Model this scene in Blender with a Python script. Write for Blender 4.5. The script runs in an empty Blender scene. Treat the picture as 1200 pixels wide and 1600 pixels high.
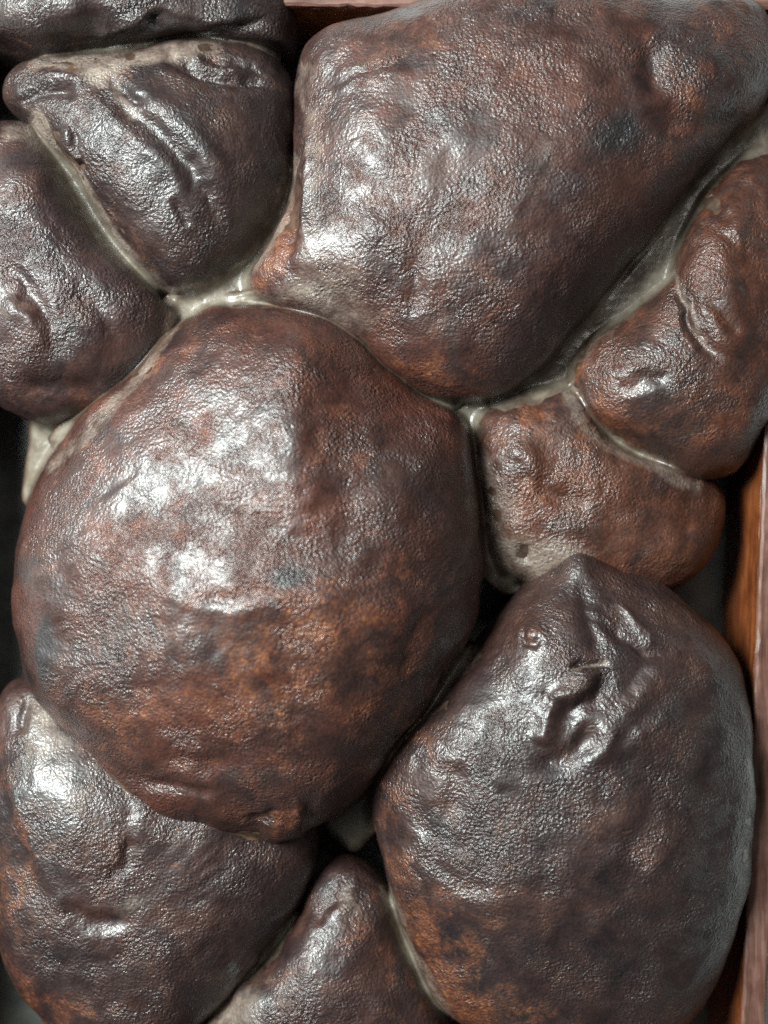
import bpy, math, random
import numpy as np
from mathutils import Vector
from mathutils.bvhtree import BVHTree

# ------------------------------------------------------------------ camera, light, exposure
S = 0.00025            # metres per plan unit (1200 units = 0.30 m)
D = 2000.0             # camera height above the reference plane, in plan units
scene = bpy.context.scene
COL = scene.collection

cam_d = bpy.data.cameras.new('camera')
cam = bpy.data.objects.new('camera', cam_d); COL.objects.link(cam)
cam.location = (0, 0, D * S)
cam_d.sensor_fit = 'VERTICAL'; cam_d.sensor_height = 24.0
cam_d.lens = 24.0 * D / 1600.0
cam_d.clip_start = 0.01; cam_d.clip_end = 50
cam_d.dof.use_dof = True
cam_d.dof.focus_distance = (D - 115) * S
cam_d.dof.aperture_fstop = 2.2
scene.camera = cam

w = bpy.data.worlds.new('World'); scene.world = w; w.use_nodes = True
bg = w.node_tree.nodes['Background']
bg.inputs[0].default_value = (0.80, 0.92, 0.95, 1); bg.inputs[1].default_value = 0.07

def area(name, loc, target, sx, sy, power, col):
    l = bpy.data.lights.new(name, 'AREA'); l.shape = 'RECTANGLE'
    l.size = sx; l.size_y = sy; l.energy = power; l.color = col
    o = bpy.data.objects.new(name, l); COL.objects.link(o); o.location = loc
    o.rotation_euler = (Vector(target) - Vector(loc)).to_track_quat('-Z', 'Y').to_euler()
    return o
area('window_light', (-0.58, 0.29, 0.77), (0, 0, 0.02), 0.38, 0.36, 33.0, (0.92, 1.0, 0.97))
area('fill_light', (0.10, 0.55, 1.10), (0, 0, 0.0), 0.30, 0.20, 1.6, (1.0, 0.96, 0.90))  # weak fill added from above, no known lamp there

scene.view_settings.view_transform = 'Standard'
scene.view_settings.look = 'None'
scene.view_settings.exposure = 0.0
scene.view_settings.gamma = 1.0
scene.cycles.use_denoising = False          # keep the fine glitter of the grain
scene.cycles.sample_clamp_indirect = 3.0

# ------------------------------------------------------------------ numeric helpers
rng = np.random.default_rng(7)
PERM = np.concatenate([rng.permutation(256)] * 3).astype(np.int32)
GR = rng.normal(size=(256, 3)).astype(np.float32); GR /= np.linalg.norm(GR, axis=1)[:, None]

def perlin(P):
    P = P.astype(np.float32)
    I = np.floor(P).astype(np.int32); F = P - I; I &= 255
    U = F * F * F * (F * (F * 6 - 15) + 10)
    out = 0
    for dx in (0, 1):
        wx = U[:, 0] if dx else 1 - U[:, 0]
        for dy in (0, 1):
            wy = U[:, 1] if dy else 1 - U[:, 1]
            for dz in (0, 1):
                wz = U[:, 2] if dz else 1 - U[:, 2]
                h = PERM[PERM[PERM[(I[:, 0] + dx) & 255] + ((I[:, 1] + dy) & 255)] + ((I[:, 2] + dz) & 255)]
                g = GR[h]
                out = out + wx * wy * wz * (g[:, 0] * (F[:, 0] - dx) + g[:, 1] * (F[:, 1] - dy) + g[:, 2] * (F[:, 2] - dz))
    return out

def fbm(P, scale, octs=3, off=0.0, gain=0.5):
    v = 0; a = 1.0; s = 1.0 / scale
    for k in range(octs):
        v = v + a * perlin(P * s + off + 17.3 * k); a *= gain; s *= 2.03
    return v

def sm(a, b, x):
    t = np.clip((x - a) / (b - a), 0, 1); return t * t * (3 - 2 * t)

def catmull(pts, closed=False, n=10):
    p = np.array(pts, float); m = len(p); out = []
    rngk = range(m) if closed else range(m - 1)
    for i in rngk:
        if closed:
            p0, p1, p2, p3 = p[i - 1], p[i], p[(i + 1) % m], p[(i + 2) % m]
        else:
            p0, p1, p2, p3 = p[max(i - 1, 0)], p[i], p[i + 1], p[min(i + 2, m - 1)]
        for k in range(n):
            t = k / n
            out.append(0.5 * ((2 * p1) + (-p0 + p2) * t + (2 * p0 - 5 * p1 + 4 * p2 - p3) * t * t + (-p0 + 3 * p1 - 3 * p2 + p3) * t ** 3))
    if not closed: out.append(p[-1])
    return np.array(out)

def stroke_dist(X, Y, pts):
    """distance, signed side, run parameter 0..1 of the nearest point of a curve"""
    c = catmull(pts, False, 6)
    best = np.full(X.shape, 1e9); side = np.zeros(X.shape); par = np.zeros(X.shape)
    L = np.concatenate([[0], np.cumsum(np.hypot(*(c[1:] - c[:-1]).T))]); L /= L[-1]
    for i in range(len(c) - 1):
        a, b = c[i], c[i + 1]; d = b - a; l2 = d @ d + 1e-9
        t = np.clip(((X - a[0]) * d[0] + (Y - a[1]) * d[1]) / l2, 0, 1)
        ex = X - a[0] - t * d[0]; ey = Y - a[1] - t * d[1]
        q = np.hypot(ex, ey); mk = q < best
        best = np.where(mk, q, best)
        side = np.where(mk, np.sign(d[0] * ey - d[1] * ex), side)
        par = np.where(mk, L[i] + t * (L[i + 1] - L[i]), par)
    return best, best * side, par

# picture-plan point (x right, y down) at height z -> world plan units
def unproj(x, y, z):
    k = (D - z) / D
    return (x - 600) * k, (800 - y) * k

FLOOR = -170.0

# ------------------------------------------------------------------ materials
def new_mat(name):
    m = bpy.data.materials.new(name); m.use_nodes = True
    nt = m.node_tree; nt.nodes.clear()
    out = nt.nodes.new('ShaderNodeOutputMaterial'); b = nt.nodes.new('ShaderNodeBsdfPrincipled')
    nt.links.new(b.outputs[0], out.inputs[0])
    return m, nt, b
def N(nt, typ, **kw):
    n = nt.nodes.new(typ)
    for k, v in kw.items(): setattr(n, k, v)
    return n
def setin(n, **kw):
    for k, v in kw.items(): n.inputs[k.replace('_', ' ')].default_value = v
def ramp(nt, src, stops):
    r = N(nt, 'ShaderNodeValToRGB'); e = r.color_ramp.elements
    while len(e) < len(stops): e.new(0.5)
    for i, (p, c) in enumerate(stops):
        e[i].position = p; e[i].color = (*c, 1) if len(c) == 3 else c
    nt.links.new(src, r.inputs[0]); return r.outputs[0]
def noise(nt, vec, scale, detail=4, rough=0.55, dist=0.0):
    n = N(nt, 'ShaderNodeTexNoise'); setin(n, Scale=scale, Detail=detail, Roughness=rough, Distortion=dist)
    nt.links.new(vec, n.inputs['Vector']); return n.outputs['Fac']
def mth(nt, op, a, b=None, c=None, clamp=False):
    n = N(nt, 'ShaderNodeMath', operation=op, use_clamp=clamp)
    for i, v in enumerate((a, b, c)):
        if v is None: continue
        if hasattr(v, 'is_linked') or hasattr(v, 'links'): nt.links.new(v, n.inputs[i])
        else: n.inputs[i].default_value = v
    return n.outputs[0]
def mixc(nt, fac, a, b, mode='MIX'):
    n = N(nt, 'ShaderNodeMix', data_type='RGBA', blend_type=mode)
    for i, v in ((0, fac), (6, a), (7, b)):
        if hasattr(v, 'links'): nt.links.new(v, n.inputs[i])
        elif i == 0: n.inputs[0].default_value = v
        else: n.inputs[i].default_value = (*v, 1)
    return n.outputs[2]
def attr(nt, name):
    a = N(nt, 'ShaderNodeAttribute', attribute_name=name); return a.outputs['Fac']

def lump_material():
    m, nt, b = new_mat('leathery_skin')
    geo = N(nt, 'ShaderNodeNewGeometry'); P = geo.outputs['Position']
    U = 1 / S
    nbig = noise(nt, P, U / 150, 5, 0.6, 0.6)
    nmid = noise(nt, P, U / 45, 5, 0.62, 0.4)
    nfin = noise(nt, P, U / 9, 4, 0.65)
    base = ramp(nt, nbig, [(0.30, (0.015, 0.0090, 0.0100)), (0.5, (0.046, 0.0200, 0.0170)), (0.70, (0.092, 0.032, 0.019))])
    base2 = ramp(nt, nmid, [(0.32, (0.012, 0.0095, 0.0115)), (0.52, (0.052, 0.0225, 0.0190)), (0.72, (0.120, 0.043, 0.021))])
    col = mixc(nt, 0.5, base, base2)
    tn = N(nt, 'ShaderNodeAttribute', attribute_name='tone')
    col = mixc(nt, 1.0, col, tn.outputs['Color'], 'MULTIPLY')
    # rusty orange-brown blotches
    r = attr(nt, 'rust')
    rm = mth(nt, 'ADD', r, mth(nt, 'MULTIPLY', mth(nt, 'SUBTRACT', nmid, 0.51), 2.5))
    rm = mth(nt, 'ADD', rm, mth(nt, 'MULTIPLY', mth(nt, 'SUBTRACT', nfin, 0.5), 0.7))
    rm = mth(nt, 'MULTIPLY', mth(nt, 'SUBTRACT', rm, 0.40), 1.35, clamp=True)
    rustc = ramp(nt, nfin, [(0.3, (0.075, 0.019, 0.010)), (0.55, (0.135, 0.043, 0.016)), (0.75, (0.28, 0.110, 0.036))])
    col = mixc(nt, mth(nt, 'MULTIPLY', rm, 0.85), col, rustc)
    # blue-black patches
    bl = attr(nt, 'blue')
    bm = mth(nt, 'ADD', bl, mth(nt, 'MULTIPLY', mth(nt, 'SUBTRACT', nmid, 0.5), 1.2))
    bm = mth(nt, 'MULTIPLY', mth(nt, 'SUBTRACT', bm, 0.30), 1.9, clamp=True)
    col = mixc(nt, mth(nt, 'MULTIPLY', bm, 0.85), col, (0.011, 0.012, 0.013))
    # near-black stains of their own
    st = ramp(nt, noise(nt, P, U / 100, 5, 0.62, 0.7), [(0.36, (1.0,) * 3), (0.47, (0.0,) * 3)])
    col = mixc(nt, mth(nt, 'MULTIPLY', st, 0.55), col, (0.0115, 0.0095, 0.0105))
    # pale, waxy unbrowned skin, and a few painted highlights
    pa = attr(nt, 'pale')
    pm = mth(nt, 'ADD', mth(nt, 'MULTIPLY', pa, 1.7), mth(nt, 'MULTIPLY', mth(nt, 'SUBTRACT', nmid, 0.5), 1.0))
    pm = mth(nt, 'MULTIPLY', mth(nt, 'SUBTRACT', pm, 0.22), 1.5, clamp=True)
    palec = ramp(nt, nmid, [(0.3, (0.11, 0.072, 0.058)), (0.6, (0.20, 0.160, 0.132)), (0.8, (0.28, 0.24, 0.195))])
    col = mixc(nt, mth(nt, 'MULTIPLY', pm, 0.9), col, palec)
    # fine dark and light specks
    sp = ramp(nt, noise(nt, P, U / 5, 2, 0.6), [(0.30, (0.55, 0.55, 0.57)), (0.5, (1, 1, 1)), (0.72, (1.45, 1.38, 1.3))])
    col = mixc(nt, 0.75, col, sp, 'MULTIPLY')
    nt.links.new(col, b.inputs['Base Color'])
    ro = ramp(nt, nmid, [(0.3, (0.40,) * 3), (0.7, (0.56,) * 3)])
    nt.links.new(ro, b.inputs['Roughness'])
    b.inputs['Specular IOR Level'].default_value = 0.62
    b.inputs['Coat Weight'].default_value = 0.35
    b.inputs['Coat Roughness'].default_value = 0.15
    # pebbled grain
    vor = N(nt, 'ShaderNodeTexVoronoi', feature='F1'); setin(vor, Scale=U / 8.0, Randomness=1.0)
    nt.links.new(P, vor.inputs['Vector'])
    g = mth(nt, 'MULTIPLY', vor.outputs['Distance'], 2.4, clamp=True)
    g = mth(nt, 'ADD', mth(nt, 'MULTIPLY', g, 0.45), mth(nt, 'MULTIPLY', noise(nt, P, U / 4.4, 2, 0.55), 1.75))
    amt = mth(nt, 'MULTIPLY', attr(nt, 'grain'), ramp(nt, noise(nt, P, U / 90, 3, 0.6), [(0.40, (0.28,) * 3), (0.60, (1.0,) * 3)]))
    amt = mth(nt, 'MULTIPLY', amt, ramp(nt, noise(nt, P, U / 26, 3, 0.6), [(0.36, (0.55,) * 3), (0.58, (1.0,) * 3)]))
    bp = N(nt, 'ShaderNodeBump'); setin(bp, Distance=4.0 * S)
    nt.links.new(amt, bp.inputs['Strength']); nt.links.new(g, bp.inputs['Height'])
    nt.links.new(bp.outputs[0], b.inputs['Normal']); nt.links.new(bp.outputs[0], b.inputs['Coat Normal'])
    return m

def residue_material():
    m, nt, b = new_mat('milky_residue')
    geo = N(nt, 'ShaderNodeNewGeometry'); P = geo.outputs['Position']; U = 1 / S
    n1 = noise(nt, P, U / 40, 4, 0.6, 0.5); n2 = noise(nt, P, U / 14, 3)
    col = ramp(nt, n1, [(0.30, (0.08, 0.055, 0.038)), (0.48, (0.15, 0.126, 0.097)), (0.72, (0.24, 0.22, 0.18))])
    ed = mth(nt, 'ADD', attr(nt, 'edge'), mth(nt, 'MULTIPLY', mth(nt, 'SUBTRACT', n2, 0.5), 0.9))
    skin = ramp(nt, n1, [(0.32, (0.030, 0.017, 0.013)), (0.52, (0.060, 0.034, 0.024)), (0.70, (0.11, 0.056, 0.033))])
    col = mixc(nt, mth(nt, 'MULTIPLY', ed, 1.25, clamp=True), col, skin)
    nt.links.new(col, b.inputs['Base Color'])
    nt.links.new(ramp(nt, n2, [(0.3, (0.2,) * 3), (0.7, (0.38,) * 3)]), b.inputs['Roughness'])
    bp = N(nt, 'ShaderNodeBump'); setin(bp, Distance=2.2 * S, Strength=0.6)
    nt.links.new(noise(nt, P, U / 12, 3, 0.55), bp.inputs['Height']); nt.links.new(bp.outputs[0], b.inputs['Normal'])
    return m

def wood_material(name, cols, rough, axis):
    m, nt, b = new_mat(name)
    geo = N(nt, 'ShaderNodeNewGeometry'); P = geo.outputs['Position']; U = 1 / S
    mp = N(nt, 'ShaderNodeMapping'); s = [1.0, 1.0, 1.0]; s[axis] = 0.08
    mp.inputs['Scale'].default_value = s; nt.links.new(P, mp.inputs[0])
    gr = noise(nt, mp.outputs[0], U / 12, 6, 0.65, 0.8)
    bl = noise(nt, P, U / 70, 4, 0.6)
    f = mth(nt, 'ADD', mth(nt, 'MULTIPLY', gr, 0.6), mth(nt, 'MULTIPLY', bl, 0.4))
    col = ramp(nt, f, [(0.33, cols[0]), (0.5, cols[1]), (0.68, cols[2])])
    nt.links.new(col, b.inputs['Base Color'])
    nt.links.new(ramp(nt, bl, [(0.3, (rough - 0.1,) * 3), (0.7, (rough + 0.15,) * 3)]), b.inputs['Roughness'])
    bp = N(nt, 'ShaderNodeBump'); setin(bp, Distance=1.6 * S, Strength=0.6)
    nt.links.new(gr, bp.inputs['Height']); nt.links.new(bp.outputs[0], b.inputs['Normal'])
    return m

def plain_material(name, c0, c1, rough, scale):
    m, nt, b = new_mat(name)
    geo = N(nt, 'ShaderNodeNewGeometry'); P = geo.outputs['Position']; U = 1 / S
    n1 = noise(nt, P, U / scale, 5, 0.6, 0.3)
    nt.links.new(ramp(nt, n1, [(0.3, c0), (0.7, c1)]), b.inputs['Base Color'])
    nt.links.new(ramp(nt, n1, [(0.3, (rough - 0.06,) * 3), (0.7, (rough + 0.12,) * 3)]), b.inputs['Roughness'])
    bp = N(nt, 'ShaderNodeBump'); setin(bp, Distance=1.0 * S, Strength=0.4)
    nt.links.new(noise(nt, P, U / 15, 3), bp.inputs['Height']); nt.links.new(bp.outputs[0], b.inputs['Normal'])
    return m

M_SKIN = lump_material()
M_RES = residue_material()
M_VARN = [wood_material('varnished_wood_%s' % 'xy'[a], [(0.035, 0.010, 0.005), (0.135, 0.036, 0.011), (0.27, 0.085, 0.022)], 0.32, a) for a in (0, 1)]
M_WORN = [wood_material('worn_wood_%s' % 'xy'[a], [(0.04, 0.017, 0.011), (0.12, 0.055, 0.040), (0.24, 0.135, 0.108)], 0.42, a) for a in (0, 1)]
M_BASE = plain_material('grey_tray_lining', (0.035, 0.038, 0.035), (0.075, 0.077, 0.068), 0.3, 60)
M_TABLE = plain_material('white_table_top', (0.74, 0.75, 0.74), (0.82, 0.83, 0.82), 0.45, 300)

def tag(o, label=None, cat=None, group=None, kind=None):
    for k, v in (('label', label), ('category', cat), ('group', group), ('kind', kind)):
        if v: o[k] = v
    return o

def mesh_np(name, V, quads, tris, mat, smooth=True):
    me = bpy.data.meshes.new(name)
    nq, nt_ = len(quads), len(tris)
    me.vertices.add(len(V)); me.vertices.foreach_set('co', np.ascontiguousarray(V, np.float32).ravel())
    loops = np.concatenate([quads.ravel(), tris.ravel()]).astype(np.int32)
    me.loops.add(len(loops)); me.loops.foreach_set('vertex_index', loops)
    starts = np.concatenate([np.arange(nq) * 4, nq * 4 + np.arange(nt_) * 3]).astype(np.int32)
    me.polygons.add(nq + nt_); me.polygons.foreach_set('loop_start', starts)
    me.polygons.foreach_set('use_smooth', np.full(nq + nt_, smooth))
    me.update(calc_edges=True); me.validate()
    me.materials.append(mat)
    return me

# ------------------------------------------------------------------ the tray and the table
def board(name, x0, x1, y0, y1, z0, z1, mat, parent, shear=0.0, nseg=40, along=1, wob=2.0, bev=4.0, seed=0):
    """bevelled plank, its long faces divided and slightly uneven; shear leans x with y"""
    r = np.random.default_rng(seed)
    pr = [(x0, z0), (x1, z0), (x1, z1 - bev), (x1 - bev, z1), (x0 + bev, z1), (x0, z1 - bev)] if along == 1 else \
         [(y0, z0), (y1, z0), (y1, z1 - bev), (y1 - bev, z1), (y0 + bev, z1), (y0, z1 - bev)]
    a0, a1 = (y0, y1) if along == 1 else (x0, x1)
    V = []
    for i in range(nseg + 1):
        a = a0 + (a1 - a0) * i / nseg
        for j, (p, z) in enumerate(pr):
            q = p + (r.normal() * wob if j >= 2 else 0); zz = z + (r.normal() * wob * 0.4 if j >= 2 else 0)
            V.append((q + shear * a, a, zz) if along == 1 else (a, q + shear * a, zz))
    Q = []; n = len(pr)
    for i in range(nseg):
        for j in range(n):
            k = (j + 1) % n
            Q.append((i * n + j, i * n + k, (i + 1) * n + k, (i + 1) * n + j))
    me = bpy.data.meshes.new(name)
    me.from_pydata([tuple(c * S for c in v) for v in V], [], Q + [tuple(range(n))[::-1], tuple(nseg * n + j for j in range(n))])
    me.materials.append(mat); me.update()
    o = bpy.data.objects.new(name, me); COL.objects.link(o); o.parent = parent
    return o

tray = bpy.data.objects.new('wooden_tray', None); COL.objects.link(tray)
tag(tray, 'reddish brown varnished wooden tray that holds all the dark lumps', 'tray')
RIM = 40.0
SH = 0.038                                    # the tray stands very slightly turned
def rim_x(px, py): return unproj(px, py, RIM)[0] - SH * unproj(px, py, RIM)[1]
xr = rim_x(1180, 1125)
xl = rim_x(-95, 800)
yt = unproj(600, 8, RIM)[1]
yb = -1000
base = board('base_panel', xl - 60, xr + 20, yb - 40, yt + 20, FLOOR - 14, FLOOR, M_BASE, tray, SH, 2, 1, 0.0, 1.0)
board('side_board', xr, xr + 33, yb, yt + 33, FLOOR - 13, RIM - 12, M_VARN[1], tray, SH, 60, 1, 0.9, 2.0, 1)
board('side_board', xl - 33, xl, yb, yt + 33, FLOOR - 13, RIM - 12, M_VARN[1], tray, SH, 60, 1, 0.9, 2.0, 2)
board('end_board', xl + 40, xr + 60, yt, yt + 33, FLOOR - 13, RIM - 12, M_VARN[0], tray, -0.006, 60, 0, 0.9, 2.0, 3)
board('end_board', xl - 80, xr - 30, yb - 33, yb, FLOOR - 13, RIM - 12, M_VARN[0], tray, -0.006, 60, 0, 0.9, 2.0, 4)
board('rim_strip', xr - 1, xr + 34, yb, yt + 34, RIM - 11.5, RIM, M_WORN[1], tray, SH, 90, 1, 0.9, 3.0, 5)
board('rim_strip', xl - 34, xl + 1, yb, yt + 34, RIM - 11.5, RIM, M_WORN[1], tray, SH, 90, 1, 0.9, 3.0, 6)
board('rim_strip', xl + 44, xr + 30, yt - 1, yt + 34, RIM - 11.5, RIM + 0.6, M_WORN[0], tray, -0.006, 90, 0, 0.9, 3.0, 7)
bd = bpy.data.meshes.new('table')
t = 1.2
bd.from_pydata([(-t, -t, FLOOR * S - 0.034), (t, -t, FLOOR * S - 0.034), (t, t, FLOOR * S - 0.034), (-t, t, FLOOR * S - 0.034),
                (-t, -t, FLOOR * S - 0.004), (t, -t, FLOOR * S - 0.004), (t, t, FLOOR * S - 0.004), (-t, t, FLOOR * S - 0.004)], [],
               [(0, 3, 2, 1), (4, 5, 6, 7), (0, 1, 5, 4), (1, 2, 6, 5), (2, 3, 7, 6), (3, 0, 4, 7)])
bd.materials.append(M_TABLE)
tb = bpy.data.objects.new('table', bd); COL.objects.link(tb); tag(tb, kind='structure')

# ------------------------------------------------------------------ lumps
# seams along which the skin stays paler and redder
SEAMS = [[(1195,175),(1110,295),(1008,448),(890,578),(770,634)], [(885,585),(900,642),(950,694),(1085,760)], [(455,250),(408,398),(300,476)],
         [(275,495),(185,630),(75,730)], [(60,195),(140,325),(245,456)], [(60,98),(235,80),(335,64)], [(735,1020),(625,1160),(598,1205)], [(604,1395),(662,1522),(705,1588)], [(400,1500),(330,1590)]]
LUMPS = []
def grid_normals(G):
    du = np.gradient(G, axis=0); dv = np.gradient(G, axis=1)
    n = np.cross(du, dv); n /= np.linalg.norm(n, axis=2)[..., None] + 1e-9
    return n

def lump(label, outline, peak, zeq, top, n, group='dark lumps packed in the tray', e=0.85, bumps=(), strokes=(), paint=(), grain=0.8, low=9.0, mid=4.5, fine=1.3, seed=0, wr=0.0, wdir=0.0, tone=(0.72, 0.72, 0.72)):
    """closed lumpy body: outline = its widest contour, peak = its highest point"""
    oc = catmull(outline, True, 14)
    ox, oy = unproj(oc[:, 0], oc[:, 1], zeq)
    px, py = unproj(peak[0], peak[1], top)
    ang = np.arctan2(oy - py, ox - px); rad = np.hypot(ox - px, oy - py)
    K = 720; tab = np.zeros(K)
    for i in range(len(ang)):                      # densify between outline samples
        j = (i + 1) % len(ang)
        for q in np.linspace(0, 1, 6):
            x = ox[i] + (ox[j] - ox[i]) * q - px; y = oy[i] + (oy[j] - oy[i]) * q - py
            k = int((math.atan2(y, x) + math.pi) / (2 * math.pi) * K) % K
            tab[k] = max(tab[k], math.hypot(x, y))
    idx = np.nonzero(tab)[0]; tab = np.interp(np.arange(K), idx, tab[idx], period=K)
    def gs(v, sg):
        f = np.fft.rfft(v); fr = np.arange(len(f)); return np.fft.irfft(f * np.exp(-0.5 * (fr * sg * 2 * math.pi / K) ** 2), K)
    t1 = gs(tab, 3.0); t2 = gs(tab, 45.0)
    u = np.linspace(-1, 1, n); A, B = np.meshgrid(u, u, indexing='ij')
    a2, b2 = A * A, B * B
    big = a2 > b2
    with np.errstate(divide='ignore', invalid='ignore'):
        r = np.where(big, A, B); th = np.where(big, (math.pi / 4) * (B / A), math.pi / 2 - (math.pi / 4) * (A / B))
    th = np.nan_to_num(th); th = np.where(r < 0, th + math.pi, th); rho = np.abs(r)
    AM = math.radians(122)
    al = rho * AM
    k = ((th + math.pi) % (2 * math.pi)) / (2 * math.pi) * K
    R1 = np.interp(k.ravel(), np.arange(K + 1), np.append(t1, t1[0])).reshape(k.shape)
    R2 = np.interp(k.ravel(), np.arange(K + 1), np.append(t2, t2[0])).reshape(k.shape)
    bl = sm(0.25, 1.35, al); R = R2 + (R1 - R2) * bl
    sa, ca = np.sin(al), np.cos(al)
    lat = np.abs(sa) ** e * R
    hl = (zeq - FLOOR) / -math.cos(AM)
    Z = np.where(ca >= 0, zeq + (top - zeq) * np.abs(ca) ** e, zeq + hl * ca)
    G = np.stack([px + lat * np.cos(th), py + lat * np.sin(th), Z], 2)
    topm = sm(2.05, 1.45, al)                      # detail fades out below
    nrm = grid_normals(G)
    if nrm[n // 2, n // 2, 2] < 0: nrm = -nrm; flip = True
    else: flip = False
    P = G.reshape(-1, 3)
    low *= 1.0; mid *= 0.42; wr *= 0.38; fine *= 0.34
    h = low * 1.6 * fbm(P, 150, 2, seed * 3.7) + mid * 1.6 * fbm(P, 52, 2, seed * 5.1 + 9)
    kx = (D / (D - P[:, 2])); X = P[:, 0] * kx + 600; Y = 800 - P[:, 1] * kx
    wx = X + 9 * fbm(P, 34, 2, 51 + seed); wy = Y + 9 * fbm(P, 34, 2, 81 + seed)
    for (bx, by, rx, ry, rot, amp) in bumps:
        c, s = math.cos(math.radians(rot)), math.sin(math.radians(rot))
        qx = ((X - bx) * c + (Y - by) * s) / rx; qy = (-(X - bx) * s + (Y - by) * c) / ry
        h = h + amp * np.exp(-(qx * qx + qy * qy))
    for (kind, pts, wd, amp, *ex) in strokes:
        ex = ex[0] if ex else 40
        d, sd, par = stroke_dist(wx, wy, pts)
        tp = sm(0, 0.3, par) * sm(1, 0.7, par)
        if kind == 'groove': h = h - amp * tp * np.exp(-(d / wd) ** 2)
        elif kind == 'ridge': h = h + amp * tp * np.exp(-(d / wd) ** 2)
        elif kind == 'fold':                       # the right-hand side of the stroke is raised and rolls over
            prof = sm(-wd, wd, sd) * np.exp(-np.maximum(sd, 0) / ex) - 0.22 * np.exp(-((sd + wd) / (wd * 1.3)) ** 2)
            h = h + amp * tp * prof
    # ridged wrinkles, stretched along wdir
    if wr:
        c, s = math.cos(wdir), math.sin(wdir)
        Q = np.stack([(P[:, 0] * c + P[:, 1] * s) * 0.32, -P[:, 0] * s + P[:, 1] * c, P[:, 2]], 1)
        Q = Q + 26 * np.stack([perlin(P / 90 + 3), perlin(P / 90 + 33), perlin(P / 90 + 63)], 1)
        msk = sm(-0.15, 0.35, perlin(P / 110 + seed * 2.2))
        h = h + wr * msk * (0.55 - 2.2 * np.abs(perlin(Q / 26 + seed)))
    G = G + nrm * (h.reshape(n, n) * topm)[..., None]
    nrm2 = grid_normals(G); nrm2 = -nrm2 if flip else nrm2
    f = fine * (1.5 * fbm(P, 21, 3, seed + 120, 0.62)) * (0.55 + 0.9 * sm(-0.3, 0.4, perlin(P / 80 + 5 * seed)))
    f = f - fine * 1.6 * sm(0.32, 0.5, perlin(P / 13 + seed * 1.3))           # pits
    G = G + nrm2 * (f.reshape(n, n) * topm)[..., None]
    V = G.reshape(-1, 3)
    # base: rim ring to one centre vertex on the floor
    ids = np.arange(n * n).reshape(n, n)
    q = np.stack([ids[:-1, :-1], ids[1:, :-1], ids[1:, 1:], ids[:-1, 1:]], 2).reshape(-1, 4)
    ring = np.concatenate([ids[:-1, 0], ids[-1, :-1], ids[1:, -1][::-1], ids[0, 1:][::-1]])
    V = np.vstack([V, [px, py, FLOOR + 1]])
    tr = np.stack([ring, np.full(len(ring), n * n), np.roll(ring, -1)], 1)
    if flip: q = q[:, ::-1]; tr = tr[:, ::-1]
    # painted masks (skin colours; some pale patches paint in a highlight)
    A_ = {'rust': np.zeros(len(P)), 'blue': np.zeros(len(P)), 'pale': np.zeros(len(P)), 'grain': np.full(len(P), grain)}
    wn = 16 * fbm(P, 48, 3, 200 + seed); wn2 = 16 * fbm(P, 48, 3, 240 + seed)
    for pts in SEAMS:
        d, _, _ = stroke_dist(X + 0.5 * wn, Y + 0.5 * wn2, pts)
        A_['pale'] += 0.40 * np.exp(-(d / 13) ** 2); A_['rust'] += 0.30 * np.exp(-(d / 32) ** 2)
    for p in paint:
        if isinstance(p[1], (list, tuple)):
            nm, pts, wd, amt = p; d, _, par = stroke_dist(X + wn, Y + wn2, pts)
            A_[nm] = A_[nm] + amt * np.exp(-(d / wd) ** 2)
        else:
            nm, bx, by, rx, ry, rot, amt = p
            c, s = math.cos(math.radians(rot)), math.sin(math.radians(rot))
            dx, dy = X + wn - bx, Y + wn2 - by
            A_[nm] = A_[nm] + amt * np.exp(-((dx * c + dy * s) / rx) ** 2 - ((-dx * s + dy * c) / ry) ** 2)
    ct = np.array([px, py, FLOOR])
    me = mesh_np('brown_lump', (V - ct) * S, q, tr, M_SKIN)
    for nm, v in A_.items():
        at = me.attributes.new(nm, 'FLOAT', 'POINT'); at.data.foreach_set('value', np.append(np.clip(v, -1, 1.2), 0).astype(np.float32))
    at = me.attributes.new('tone', 'FLOAT_COLOR', 'POINT'); at.data.foreach_set('color', np.tile(np.array([*tone, 1.0], np.float32), len(V)))
    o = bpy.data.objects.new('brown_lump', me); COL.objects.link(o); o.location = ct * S
    tag(o, label, 'lump', group)
    LUMPS.append((V, q, o))
    return o

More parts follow.
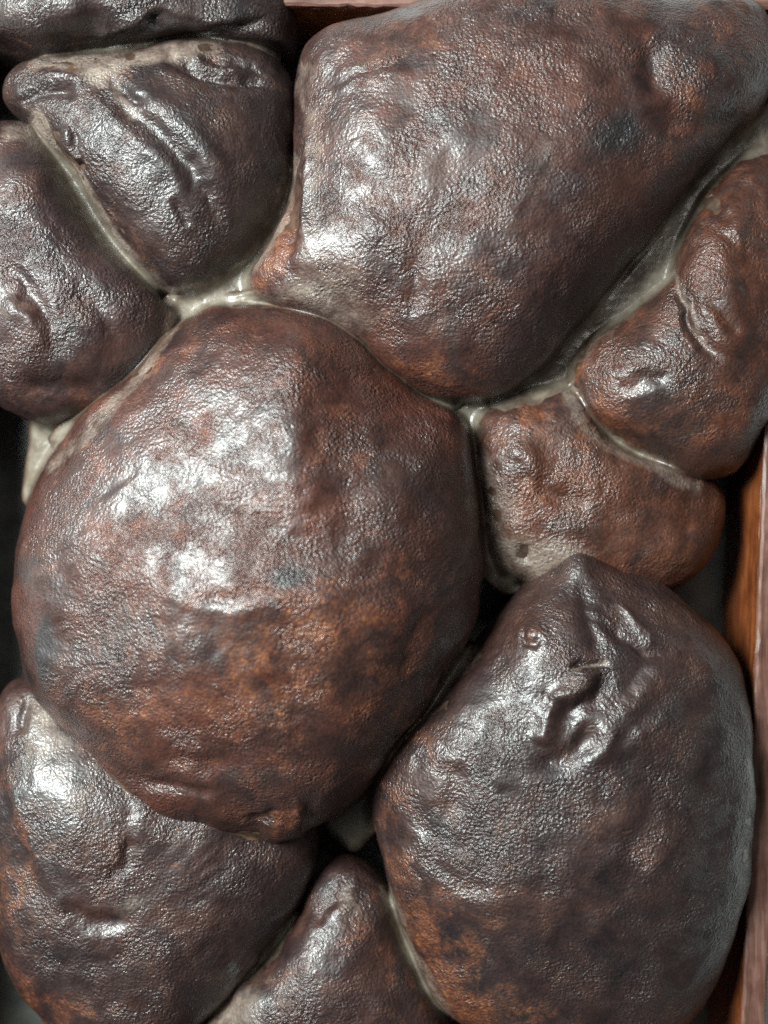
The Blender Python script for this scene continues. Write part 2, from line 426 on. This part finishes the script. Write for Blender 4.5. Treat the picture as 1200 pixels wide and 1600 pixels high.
# big lump in the middle
lump('largest round dark brown lump in the middle, rust red on its lower half',
     [(440,484),(500,495),(560,536),(600,576),(660,618),(718,650),(735,720),(746,800),(753,900),(742,980),(702,1050),(645,1130),(592,1210),(530,1268),(470,1300),(430,1313),(390,1306),(300,1299),(240,1280),(180,1222),(130,1162),(80,1112),(45,1062),(25,990),(22,920),(40,820),(72,730),(135,650),(210,580),(270,520),(330,485),(390,476)],
     (478,925), 10, 230, 400, e=1.0, seed=1, tone=(0.98, 0.76, 0.62), low=8, mid=4.5, wr=5, wdir=0.5,
     bumps=[(470,560,90,70,0,10),(330,700,70,60,0,8),(560,1000,120,90,20,12),(300,1000,120,90,0,8),(440,640,60,120,10,8)],
     strokes=[('ridge',[(400,1300),(440,1302),(463,1285),(466,1262),(452,1250)],11,9),('groove',[(385,1290),(420,1278),(440,1262)],12,6),
              ('groove',[(470,1300),(480,1270),(478,1240)],12,5),
              ('fold',[(620,640),(480,560),(470,620),(480,760)],18,3,60),
              ('fold',[(280,935),(360,945),(430,925),(500,930)],10,7,60),('groove',[(230,1180),(320,1200),(400,1195)],14,6),('groove',[(190,1215),(280,1235),(360,1245)],10,7),
              ('fold',[(110,1140),(70,1060),(55,980)],14,6,40),('groove',[(630,1060),(640,1000),(680,940)],14,6),('ridge',[(180,900),(300,925),(430,915),(600,985)],42,11),('ridge',[(430,490),(455,600),(470,720),(470,850)],55,11),('groove',[(150,830),(260,760),(360,640)],50,7),
              ],
     paint=[('rust',420,1070,240,150,0,0.62),('rust',500,980,170,70,-10,0.4),('rust',520,670,40,110,-10,0.45),('rust',240,560,130,45,-45,0.35),('rust',620,900,60,140,0,0.25),('rust',220,770,80,90,0,0.25),
            ('rust',75,900,25,60,0,0.5),('blue',452,900,36,24,0,1.0),('blue',76,1010,22,85,0,0.95),('blue',640,760,90,110,0,0.55),('blue',700,950,45,110,0,0.45),('blue',360,600,120,70,0,0.25),
            ('rust',190,1120,60,70,0,0.35),('rust',440,1285,40,24,0,0.7),('pale',250,1000,60,80,0,0.12)])

# big lump top right
lump('big smooth mauve brown lump at the top, reaching the far rim of the tray',
     [(478,80),(530,48),(620,22),(700,-4),(800,-40),(950,-34),(1060,0),(1160,12),(1196,60),(1203,130),(1172,195),(1095,262),(1028,356),(968,432),(892,524),(832,586),(765,620),(700,626),(645,607),(592,574),(540,525),(480,496),(420,480),(388,450),(412,400),(440,340),(452,270),(460,200),(468,130)],
     (800,270), 15, 185, 430, e=0.9, seed=2, tone=(0.84, 0.73, 0.66), low=7, mid=4, wr=3, wdir=0.9, fine=1.2,
     bumps=[(1120,110,70,60,0,13),(560,240,80,90,0,8),(560,420,90,60,30,6)],
     strokes=[('groove',[(1020,150),(1060,195),(1120,192),(1190,175)],28,14),('groove',[(1015,60),(1020,110),(1035,160)],20,10),
              ('ridge',[(486,190),(478,250),(474,320),(478,400)],9,7),('groove',[(462,200),(456,290),(452,380),(430,430)],14,10),
              ('fold',[(420,440),(480,450),(540,500),(600,560)],12,7,40),('ridge',[(520,120),(560,100),(640,85)],10,4),('ridge',[(510,150),(570,125),(650,110)],10,4),
              ('groove',[(640,400),(650,450),(630,500)],18,7),('ridge',[(560,330),(620,380),(660,400)],20,5)],
     paint=[('rust',[(440,300),(440,380),(410,440),(350,470)],18,0.85),('rust',620,65,150,45,-8,0.5),('rust',1110,100,90,80,0,0.5),('rust',680,585,90,35,15,0.7),('rust',630,390,70,70,0,0.22),
            ('blue',972,195,60,40,-30,0.75),('blue',940,330,130,130,-40,0.42),('blue',850,520,140,50,-40,0.6),('pale',[(400,470),(480,455),(560,500)],28,0.28),('pale',[(478,110),(490,280),(480,400)],20,0.22),
            ('pale',530,430,70,60,0,0.2),('rust',720,470,40,30,0,0.25),('blue',1120,185,60,22,0,0.5)])  # pale skirt patch: partly light skin, partly a painted highlight

# bottom right lump
lump('large dark egg shaped lump at lower right with a torn crater',
     [(900,866),(960,880),(1040,920),(1100,972),(1148,1042),(1171,1120),(1172,1220),(1166,1330),(1150,1430),(1120,1520),(1080,1580),(1000,1632),(880,1645),(760,1612),(690,1562),(650,1490),(612,1400),(590,1310),(582,1230),(606,1172),(680,1098),(752,1000),(800,935),(850,888)],
     (900,1190), 0, 170, 400, e=0.9, seed=3, tone=(0.58, 0.62, 0.64), low=8, mid=4, wr=5, wdir=-0.7,
     bumps=[(905,885,28,26,0,16),(700,1150,70,80,30,10),(850,1020,70,60,0,10),(1010,1300,90,150,0,6),(835,995,20,20,0,9)],
     strokes=[('groove',[(820,1195),(870,1190),(905,1172),(922,1145),(915,1118)],15,9),('groove',[(885,1150),(880,1120),(905,1102),(932,1090),(940,1060),(935,1035)],16,11),
              ('ridge',[(850,1095),(895,1085),(915,1065),(912,1035)],17,14),('ridge',[(845,1170),(858,1125),(870,1095)],18,11),('ridge',[(900,1200),(940,1175),(955,1120)],16,7),
              ('groove',[(890,1048),(910,1038),(955,1036)],6,9),('groove',[(905,890),(915,950),(930,1010),(950,1040)],14,5),
              ('fold',[(940,1130),(1000,1080),(1020,1020)],14,8,50),('fold',[(960,1180),(1010,1130),(1060,1080)],14,6,50),
              ('groove',[(940,960),(990,1010),(1040,1030)],10,6),('ridge',[(960,930),(1000,980),(1030,1020)],8,6),
              ('fold',[(640,1290),(690,1330),(760,1350)],12,4,40),('fold',[(650,1330),(720,1390),(800,1400)],12,5,40),('groove',[(700,1180),(715,1230),(705,1290)],22,7),
              ('ridge',[(980,1260),(960,1330),(940,1380)],16,2.5),('ridge',[(1040,1230),(1030,1330),(1000,1400)],16,2.5),
              ('groove',[(825,985),(822,1005),(838,1012),(850,1000)],5,6)],
     paint=[('rust',690,1480,90,130,-25,0.7),('rust',620,1290,35,90,-10,0.55),('rust',780,1590,120,40,0,0.55),('rust',840,1003,16,20,0,0.95),('rust',660,1190,40,60,0,0.3),('rust',900,1330,160,60,20,0.2),
            ('blue',1120,1250,70,220,0,0.55),('blue',1040,1480,140,120,0,0.4),('blue',915,930,30,90,-15,0.5),('blue',740,1330,70,70,0,0.3),('blue',900,1105,30,40,0,0.4),
            ('pale',[(640,1150),(700,1085),(740,1030)],12,0.4),('pale',[(895,1045),(915,1038),(950,1036)],4,0.5),('pale',[(900,1130),(895,1150),(880,1190)],8,0.15)])

# bottom left lump
lump('dark lump at lower left, its shoulder with a painted pale highlight under the middle one',
     [(25,1062),(0,1095),(-30,1180),(-22,1300),(-2,1420),(22,1510),(60,1582),(120,1640),(220,1650),(300,1605),(370,1540),(432,1462),(480,1385),(495,1310),(480,1250),(380,1180),(200,1120),(90,1070)],
     (215,1400), -40, 105, 360, e=0.86, seed=4, tone=(0.64, 0.64, 0.64), low=8, mid=4, wr=4, wdir=0.7,
     bumps=[(110,1230,70,90,-20,14),(420,1300,60,40,0,-8)],
     strokes=[('fold',[(205,1330),(215,1260),(175,1200)],12,6,40),('fold',[(100,1440),(60,1360),(20,1250),(0,1180)],14,10,50),('groove',[(90,1400),(140,1440),(220,1440)],14,8),
              ('groove',[(30,1160),(35,1120),(45,1080)],8,8),('groove',[(160,1380),(195,1350),(205,1300)],10,7)],
     paint=[('pale',115,1220,75,120,-20,0.20),('pale',70,1130,40,60,0,0.3),('rust',20,1420,40,170,-8,0.55),('rust',100,1580,110,50,20,0.55),('rust',[(0,1170),(20,1230),(60,1350)],12,0.6),('rust',270,1350,16,18,0,0.6),  # broad pale patch paints the shoulder's highlight into the colour
            ('blue',100,1250,60,70,0,0.25),('blue',380,1400,90,90,0,0.4),('rust',220,1260,24,30,0,0.35),('rust',200,1430,60,30,0,0.25),('pale',200,1415,36,20,-20,0.3)])

# bottom lump
lump('low brown lump at the bottom edge, wedged between two larger lumps',
     [(538,1340),(590,1368),(620,1430),(652,1500),(700,1580),(735,1660),(620,1740),(450,1750),(320,1680),(300,1610),(350,1550),(420,1490),(465,1425),(495,1370)],
     (480,1590), -60, 70, 260, e=0.85, seed=5, tone=(0.75, 0.72, 0.7), low=8, mid=5, wr=4, wdir=0.4,
     strokes=[('ridge',[(340,1590),(345,1570),(365,1555),(400,1530)],8,7),('groove',[(470,1440),(530,1400),(560,1370)],14,8),('ridge',[(520,1440),(545,1400),(555,1365)],12,8)],
     bumps=[(420,1550,60,50,0,8)],
     paint=[('pale',370,1580,60,40,-30,0.45),('rust',540,1480,40,30,0,0.5),('rust',640,1530,40,60,-20,0.4),('blue',500,1380,40,30,0,0.6),('pale',540,1410,16,40,20,0.3)])

# middle right lump
lump('short creased brown lump right of the middle one, with golden glints',
     [(736,660),(785,628),(850,606),(900,604),(955,690),(1040,738),(1105,742),(1128,790),(1116,850),(1086,895),(1052,920),(980,935),(880,930),(790,905),(748,860),(738,760)],
     (890,720), -50, 75, 280, e=0.85, seed=6, tone=(1.08, 0.9, 0.64), low=8, mid=6, wr=6, wdir=0.9,
     bumps=[(800,700,40,60,0,10),(1060,860,60,40,0,10)],
     strokes=[('groove',[(800,740),(860,770),(930,790)],16,9),('ridge',[(790,690),(830,720),(830,790)],14,8),('groove',[(820,850),(815,880)],9,8),('groove',[(1080,760),(1075,810),(1050,850)],18,4)],
     paint=[('rust',830,660,50,30,0,0.6),('rust',980,700,70,40,20,0.4),('rust',1000,860,60,30,0,0.45),('pale',[(745,740),(770,850),(850,885)],38,0.6),('pale',[(1085,770),(1070,830)],16,0.1),('rust',850,790,60,60,0,0.4),('rust',900,680,60,50,0,0.35),('pale',900,860,70,22,0,0.25)])

# right lump
lump('glossy folded brown lump bulging over the right rim of the tray',
     [(1190,240),(1150,255),(1106,305),(1070,375),(1052,440),(990,486),(925,540),(893,592),(905,642),(950,690),(1010,730),(1080,752),(1142,735),(1182,690),(1228,610),(1262,460),(1250,310),(1225,255)],
     (1095,560), -15, 118, 300, e=0.85, seed=7, tone=(1.04, 0.86, 0.64), low=9, mid=6, wr=6, wdir=-0.9,
     bumps=[(1120,420,60,90,15,26),(985,600,70,60,-40,10)],
     strokes=[('groove',[(1062,430),(1070,480),(1092,535),(1130,565)],8,16),('groove',[(1075,430),(1085,480),(1110,520)],6,8),('groove',[(1112,305),(1130,345),(1150,360)],12,10),
              ('groove',[(1085,470),(1120,490),(1150,530)],10,7),('fold',[(1175,300),(1150,400),(1160,500)],12,8,40),('groove',[(1100,340),(1140,400),(1150,460)],10,7),('fold',[(1180,560),(1120,540),(1080,470)],9,8,40),('groove',[(960,620),(1010,590),(1060,590)],14,7)],
     paint=[('rust',930,590,50,60,-40,0.6),('rust',1060,665,50,40,0,0.6),('rust',1080,390,18,70,15,0.5),('rust',1170,300,50,40,0,0.3),('blue',1020,690,60,30,10,0.4),('pale',[(1064,425),(1072,480),(1095,535)],6,0.3),('pale',1180,210,40,30,-40,0.5),('rust',960,670,60,30,30,0.4),('rust',1130,470,50,80,0,0.3)])

# left lump
lump('dark purplish lump at the left edge below the creased one',
     [(-60,250),(0,200),(58,200),(96,262),(140,340),(190,402),(240,452),(282,500),(268,550),(222,602),(160,642),(92,670),(32,657),(0,632),(-50,560),(-80,400)],
     (60,420), -20, 115, 270, e=0.86, seed=8, tone=(0.62, 0.62, 0.68), low=9, mid=5, wr=6, wdir=-0.8,
     bumps=[(35,300,45,50,0,14),(200,520,60,50,40,8)],
     strokes=[('fold',[(0,450),(60,500),(80,570)],12,10,50),('groove',[(0,400),(60,470),(80,520)],14,9),('groove',[(110,430),(160,500),(190,550)],16,7),('groove',[(20,590),(90,610),(180,590)],20,8)],
     paint=[('rust',60,630,90,30,0,0.5),('pale',20,480,40,50,0,0.15),('pale',[(20,205),(60,210)],20,0.4),('blue',180,440,60,60,0,0.25),('rust',160,620,70,22,-20,0.3)])

# creased lump top left
lump('dark creased lump at upper left, folded over itself in two lobes',
     [(30,112),(75,98),(140,96),(220,84),(310,68),(390,76),(448,120),(462,190),(455,270),(436,340),(402,402),(350,446),(300,474),(268,468),(228,430),(188,382),(132,302),(92,242),(50,196),(14,176),(8,140)],
     (250,230), -15, 120, 340, e=0.86, seed=9, tone=(0.54, 0.6, 0.62), low=8, mid=4, wr=4, wdir=-0.6,
     bumps=[(300,200,90,80,40,12),(130,220,50,60,-50,8)],
     strokes=[('groove',[(360,380),(310,285),(255,220),(200,175),(130,110)],16,10),('ridge',[(365,330),(335,265),(280,200),(225,155),(170,110)],24,9),('ridge',[(300,330),(270,270),(215,215),(160,170),(120,140)],20,6),('fold',[(170,350),(140,295),(110,235),(95,190)],14,9,40),
              ('groove',[(165,112),(200,150),(240,165)],9,10),('groove',[(250,88),(330,118),(400,128),(445,140)],11,18),('groove',[(300,82),(370,98),(430,120)],9,10),
              ('ridge',[(45,125),(100,118),(140,140)],12,10),('groove',[(20,180),(45,150),(90,140),(130,150)],9,12),
              ('ridge',[(130,260),(110,210),(105,190)],7,9),('groove',[(135,275),(122,225),(118,200)],5,7),('groove',[(270,310),(285,330),(295,360)],8,5)],
     paint=[('pale',[(80,105),(140,118),(180,140),(215,180)],11,0.4),('pale',[(140,112),(220,95),(300,80)],14,0.3),('pale',[(60,180),(90,230),(140,310),(185,385)],11,0.65),
            ('rust',240,140,60,24,10,0.35),('rust',180,200,30,40,0,0.3),('rust',220,400,50,50,0,0.3),('blue',40,140,30,30,0,0.5),('blue',270,180,40,30,0,0.35),('pale',[(330,450),(270,462)],10,0.4)])

# top left strip
lump('glossy near black lump cut off by the top left corner',
     [(-60,20),(-50,70),(0,84),(70,95),(150,86),(240,74),(330,62),(400,66),(446,90),(464,50),(462,0),(440,-60),(300,-90),(120,-95),(-20,-60)],
     (140,-10), -5, 120, 240, e=0.85, seed=10, tone=(0.46, 0.52, 0.56), low=8, mid=5, wr=5, wdir=0.3,
     strokes=[('groove',[(150,62),(220,40),(270,10)],9,14),('ridge',[(140,50),(190,42),(235,20)],9,10),('fold',[(440,30),(350,40),(270,50),(180,72)],9,9,40),('groove',[(60,55),(110,62),(160,60)],9,8),('groove',[(280,60),(360,45),(420,30)],8,9)],
     bumps=[(60,20,70,40,0,10)],
     paint=[('rust',30,60,50,18,0,0.5),('blue',330,30,80,40,0,0.4),('pale',[(60,92),(160,90),(300,66)],9,0.35)])

# ------------------------------------------------------------------ milky residue in the seams
allV = []; allF = []; off = 0
for V, q, o in LUMPS:
    allV.append(V); allF.append(q + off); off += len(V)
BV = BVHTree.FromPolygons([tuple(v) for v in np.vstack(allV)], np.vstack(allF).tolist())
def hit(px, py):
    d = Vector(((px - 600) / D, (800 - py) / D, -1.0))
    r = BV.ray_cast(Vector((0, 0, D)), d)
    return r[0].z if r[0] is not None else FLOOR

def smax(a, b, k):
    h = np.clip(0.5 + 0.5 * (a - b) / k, 0, 1); return b + (a - b) * h + k * h * (1 - h)

def seam(label, pts, w0, w1, lev0, lev1=None, k=26.0, flank=26.0, seed=0):
    """web of residue: fills the valley up to a level and runs up both flanks as a fillet"""
    lev1 = lev0 if lev1 is None else lev1
    c = catmull(pts, False, 10); n = len(c); NA = 27
    T = np.gradient(c, axis=0); T /= np.linalg.norm(T, axis=1)[:, None]; Nn = np.stack([-T[:, 1], T[:, 0]], 1)
    wd = np.linspace(w0, w1, n); lev = np.linspace(lev0, lev1, n)
    sv = np.linspace(-1, 1, NA)
    H = np.zeros((n, NA)); PX = np.zeros((n, NA)); PY = np.zeros((n, NA))
    for i in range(n):
        e = min(1.0, min(i, n - 1 - i) / 4.0 + 0.1)
        W = (wd[i] + flank) * (0.25 + 0.75 * e ** 0.6)
        for j in range(NA):
            PX[i, j], PY[i, j] = c[i] + Nn[i] * W * sv[j]
            H[i, j] = hit(PX[i, j], PY[i, j])
    r = np.random.default_rng(seed)
    P3 = np.stack([PX.ravel(), PY.ravel(), np.full(PX.size, seed * 31.0)], 1)
    wob = (2.5 * fbm(P3, 40, 2, seed)).reshape(n, NA)
    Z = smax(H, lev[:, None] + wob, k)
    Zs = Z.copy()
    for _ in range(3):
        p = np.pad(Zs, 1, mode='edge'); Zs = (p[1:-1, 1:-1] * 2 + p[:-2, 1:-1] + p[2:, 1:-1] + p[1:-1, :-2] + p[1:-1, 2:]) / 6
    ii = np.minimum(np.arange(n), n - 1 - np.arange(n)) / 5.0
    edge = np.maximum(np.abs(sv)[None, :] ** 2, np.clip(1 - ii, 0, 1)[:, None])
    Zs = Zs - 9.0 * sm(0.30, 0.9, edge) - 0.4 - (26.0 * np.clip(1 - ii, 0, 1) ** 1.5)[:, None]
    up = 0.75 * np.clip((Zs - lev[:, None]) / 26.0, 0, 1)             # skin tone returns up the flanks
    V = []; A = []; Q = []; rowlen = NA + 3
    for i in range(n):
        for j in range(NA):
            x, y = unproj(PX[i, j], PY[i, j], Zs[i, j]); V.append((x, y, Zs[i, j]))
            A.append(max(up[i, j], sm(0.55, 0.95, np.array(edge[i, j]))))
        for q in (int(NA * 0.85), NA // 2, int(NA * 0.15)):
            z = Zs[i].min() - 26; x, y = unproj(PX[i, q], PY[i, q], z); V.append((x, y, z)); A.append(1.0)
    for i in range(n - 1):
        for j in range(rowlen):
            kk = (j + 1) % rowlen
            Q.append((i * rowlen + j, (i + 1) * rowlen + j, (i + 1) * rowlen + kk, i * rowlen + kk))
    me = bpy.data.meshes.new('milky_residue')
    V = np.array(V); ct = V.mean(0)
    me.from_pydata(((V - ct) * S).tolist(), [], Q + [tuple(range(rowlen)), tuple((n - 1) * rowlen + j for j in range(rowlen))[::-1]])
    me.polygons.foreach_set('use_smooth', [True] * len(me.polygons)); me.materials.append(M_RES); me.update()
    at = me.attributes.new('edge', 'FLOAT', 'POINT'); at.data.foreach_set('value', np.array(A, np.float32))
    o = bpy.data.objects.new('milky_residue', me); COL.objects.link(o); o.location = ct * S
    tag(o, label, 'residue', 'pale residue in the seams between lumps')
    sub = o.modifiers.new('smooth', 'SUBSURF'); sub.levels = 1; sub.render_levels = 1
    return o

seam('wide greyish band of milky residue below the big top lump, beside the folded right one', [(1215,140),(1160,230),(1110,292),(1056,378),(1000,448),(940,512),(880,578),(830,612),(755,640)], 26, 14, 16, 12, k=32, flank=20, seed=1)
seam('cream residue line curving under the folded right lump', [(880,580),(898,642),(948,694),(1012,734),(1090,760)], 8, 16, 12, 6, flank=34, seed=2)
seam('wet pale residue between the creased upper left lump and the big top one', [(460,230),(446,320),(412,396),(356,444),(300,478),(270,505)], 8, 14, 0, 5, seed=3)
seam('thin cream residue line between the left lump and the middle one', [(285,482),(232,580),(185,630),(120,684),(95,712)], 5, 10, 15, 0, seed=4)
seam('broad cream film in the gap at the left edge, below the left lump', [(88,640),(84,690),(72,745),(62,800)], 30, 16, -22, -55, k=16, flank=16, seed=15)
seam('pale residue in the diagonal seam above the left lump', [(40,185),(92,250),(140,325),(190,388),(260,468)], 9, 8, 15, 5, seed=5)
seam('pale residue under the top left corner lump', [(55,100),(90,99),(150,94),(235,80),(335,66),(440,88)], 10, 8, 20, 18, flank=14, seed=6)
seam('thin pale residue line between the middle lump and the big top one', [(330,480),(420,474),(520,506),(600,577),(660,617),(725,642)], 8, 4, 15, 8, k=18, flank=14, seed=7)
seam('pale residue where the middle lump meets the crater lump', [(745,1005),(672,1112),(625,1160),(590,1215)], 9, 11, 26, 30, k=24, flank=22, seed=8)
seam('shiny residue line beside the low bottom lump', [(600,1390),(630,1462),(660,1522),(710,1592)], 5, 5, -22, -15, k=18, flank=14, seed=9)
seam('grey residue sheet between the middle lump and the creased right one', [(722,628),(736,660),(750,760),(778,855),(830,900)], 14, 26, -6, -18, seed=10)
seam('pale residue along the lower left rim of the middle lump', [(120,1155),(190,1240),(250,1288),(330,1304),(450,1320)], 4, 4, 18, 10, k=14, flank=14, seed=11)
seam('dull residue beside the low bottom lump, under the lower left lump', [(470,1420),(420,1490),(365,1545),(310,1600)], 6, 6, -30, -20, k=20, flank=16, seed=12)
seam('greenish pale film between the crater lump and the right wall', [(1172,1240),(1170,1330),(1160,1430),(1145,1480)], 6, 5, -40, -50, k=14, flank=10, seed=13)
seam('added grey patch for the lit tray lining in the gap below the middle lump', [(590,1245),(552,1285),(525,1318)], 26, 22, -62, k=10, flank=14, seed=14)  # added surface, stands in for the lit lining down the gap
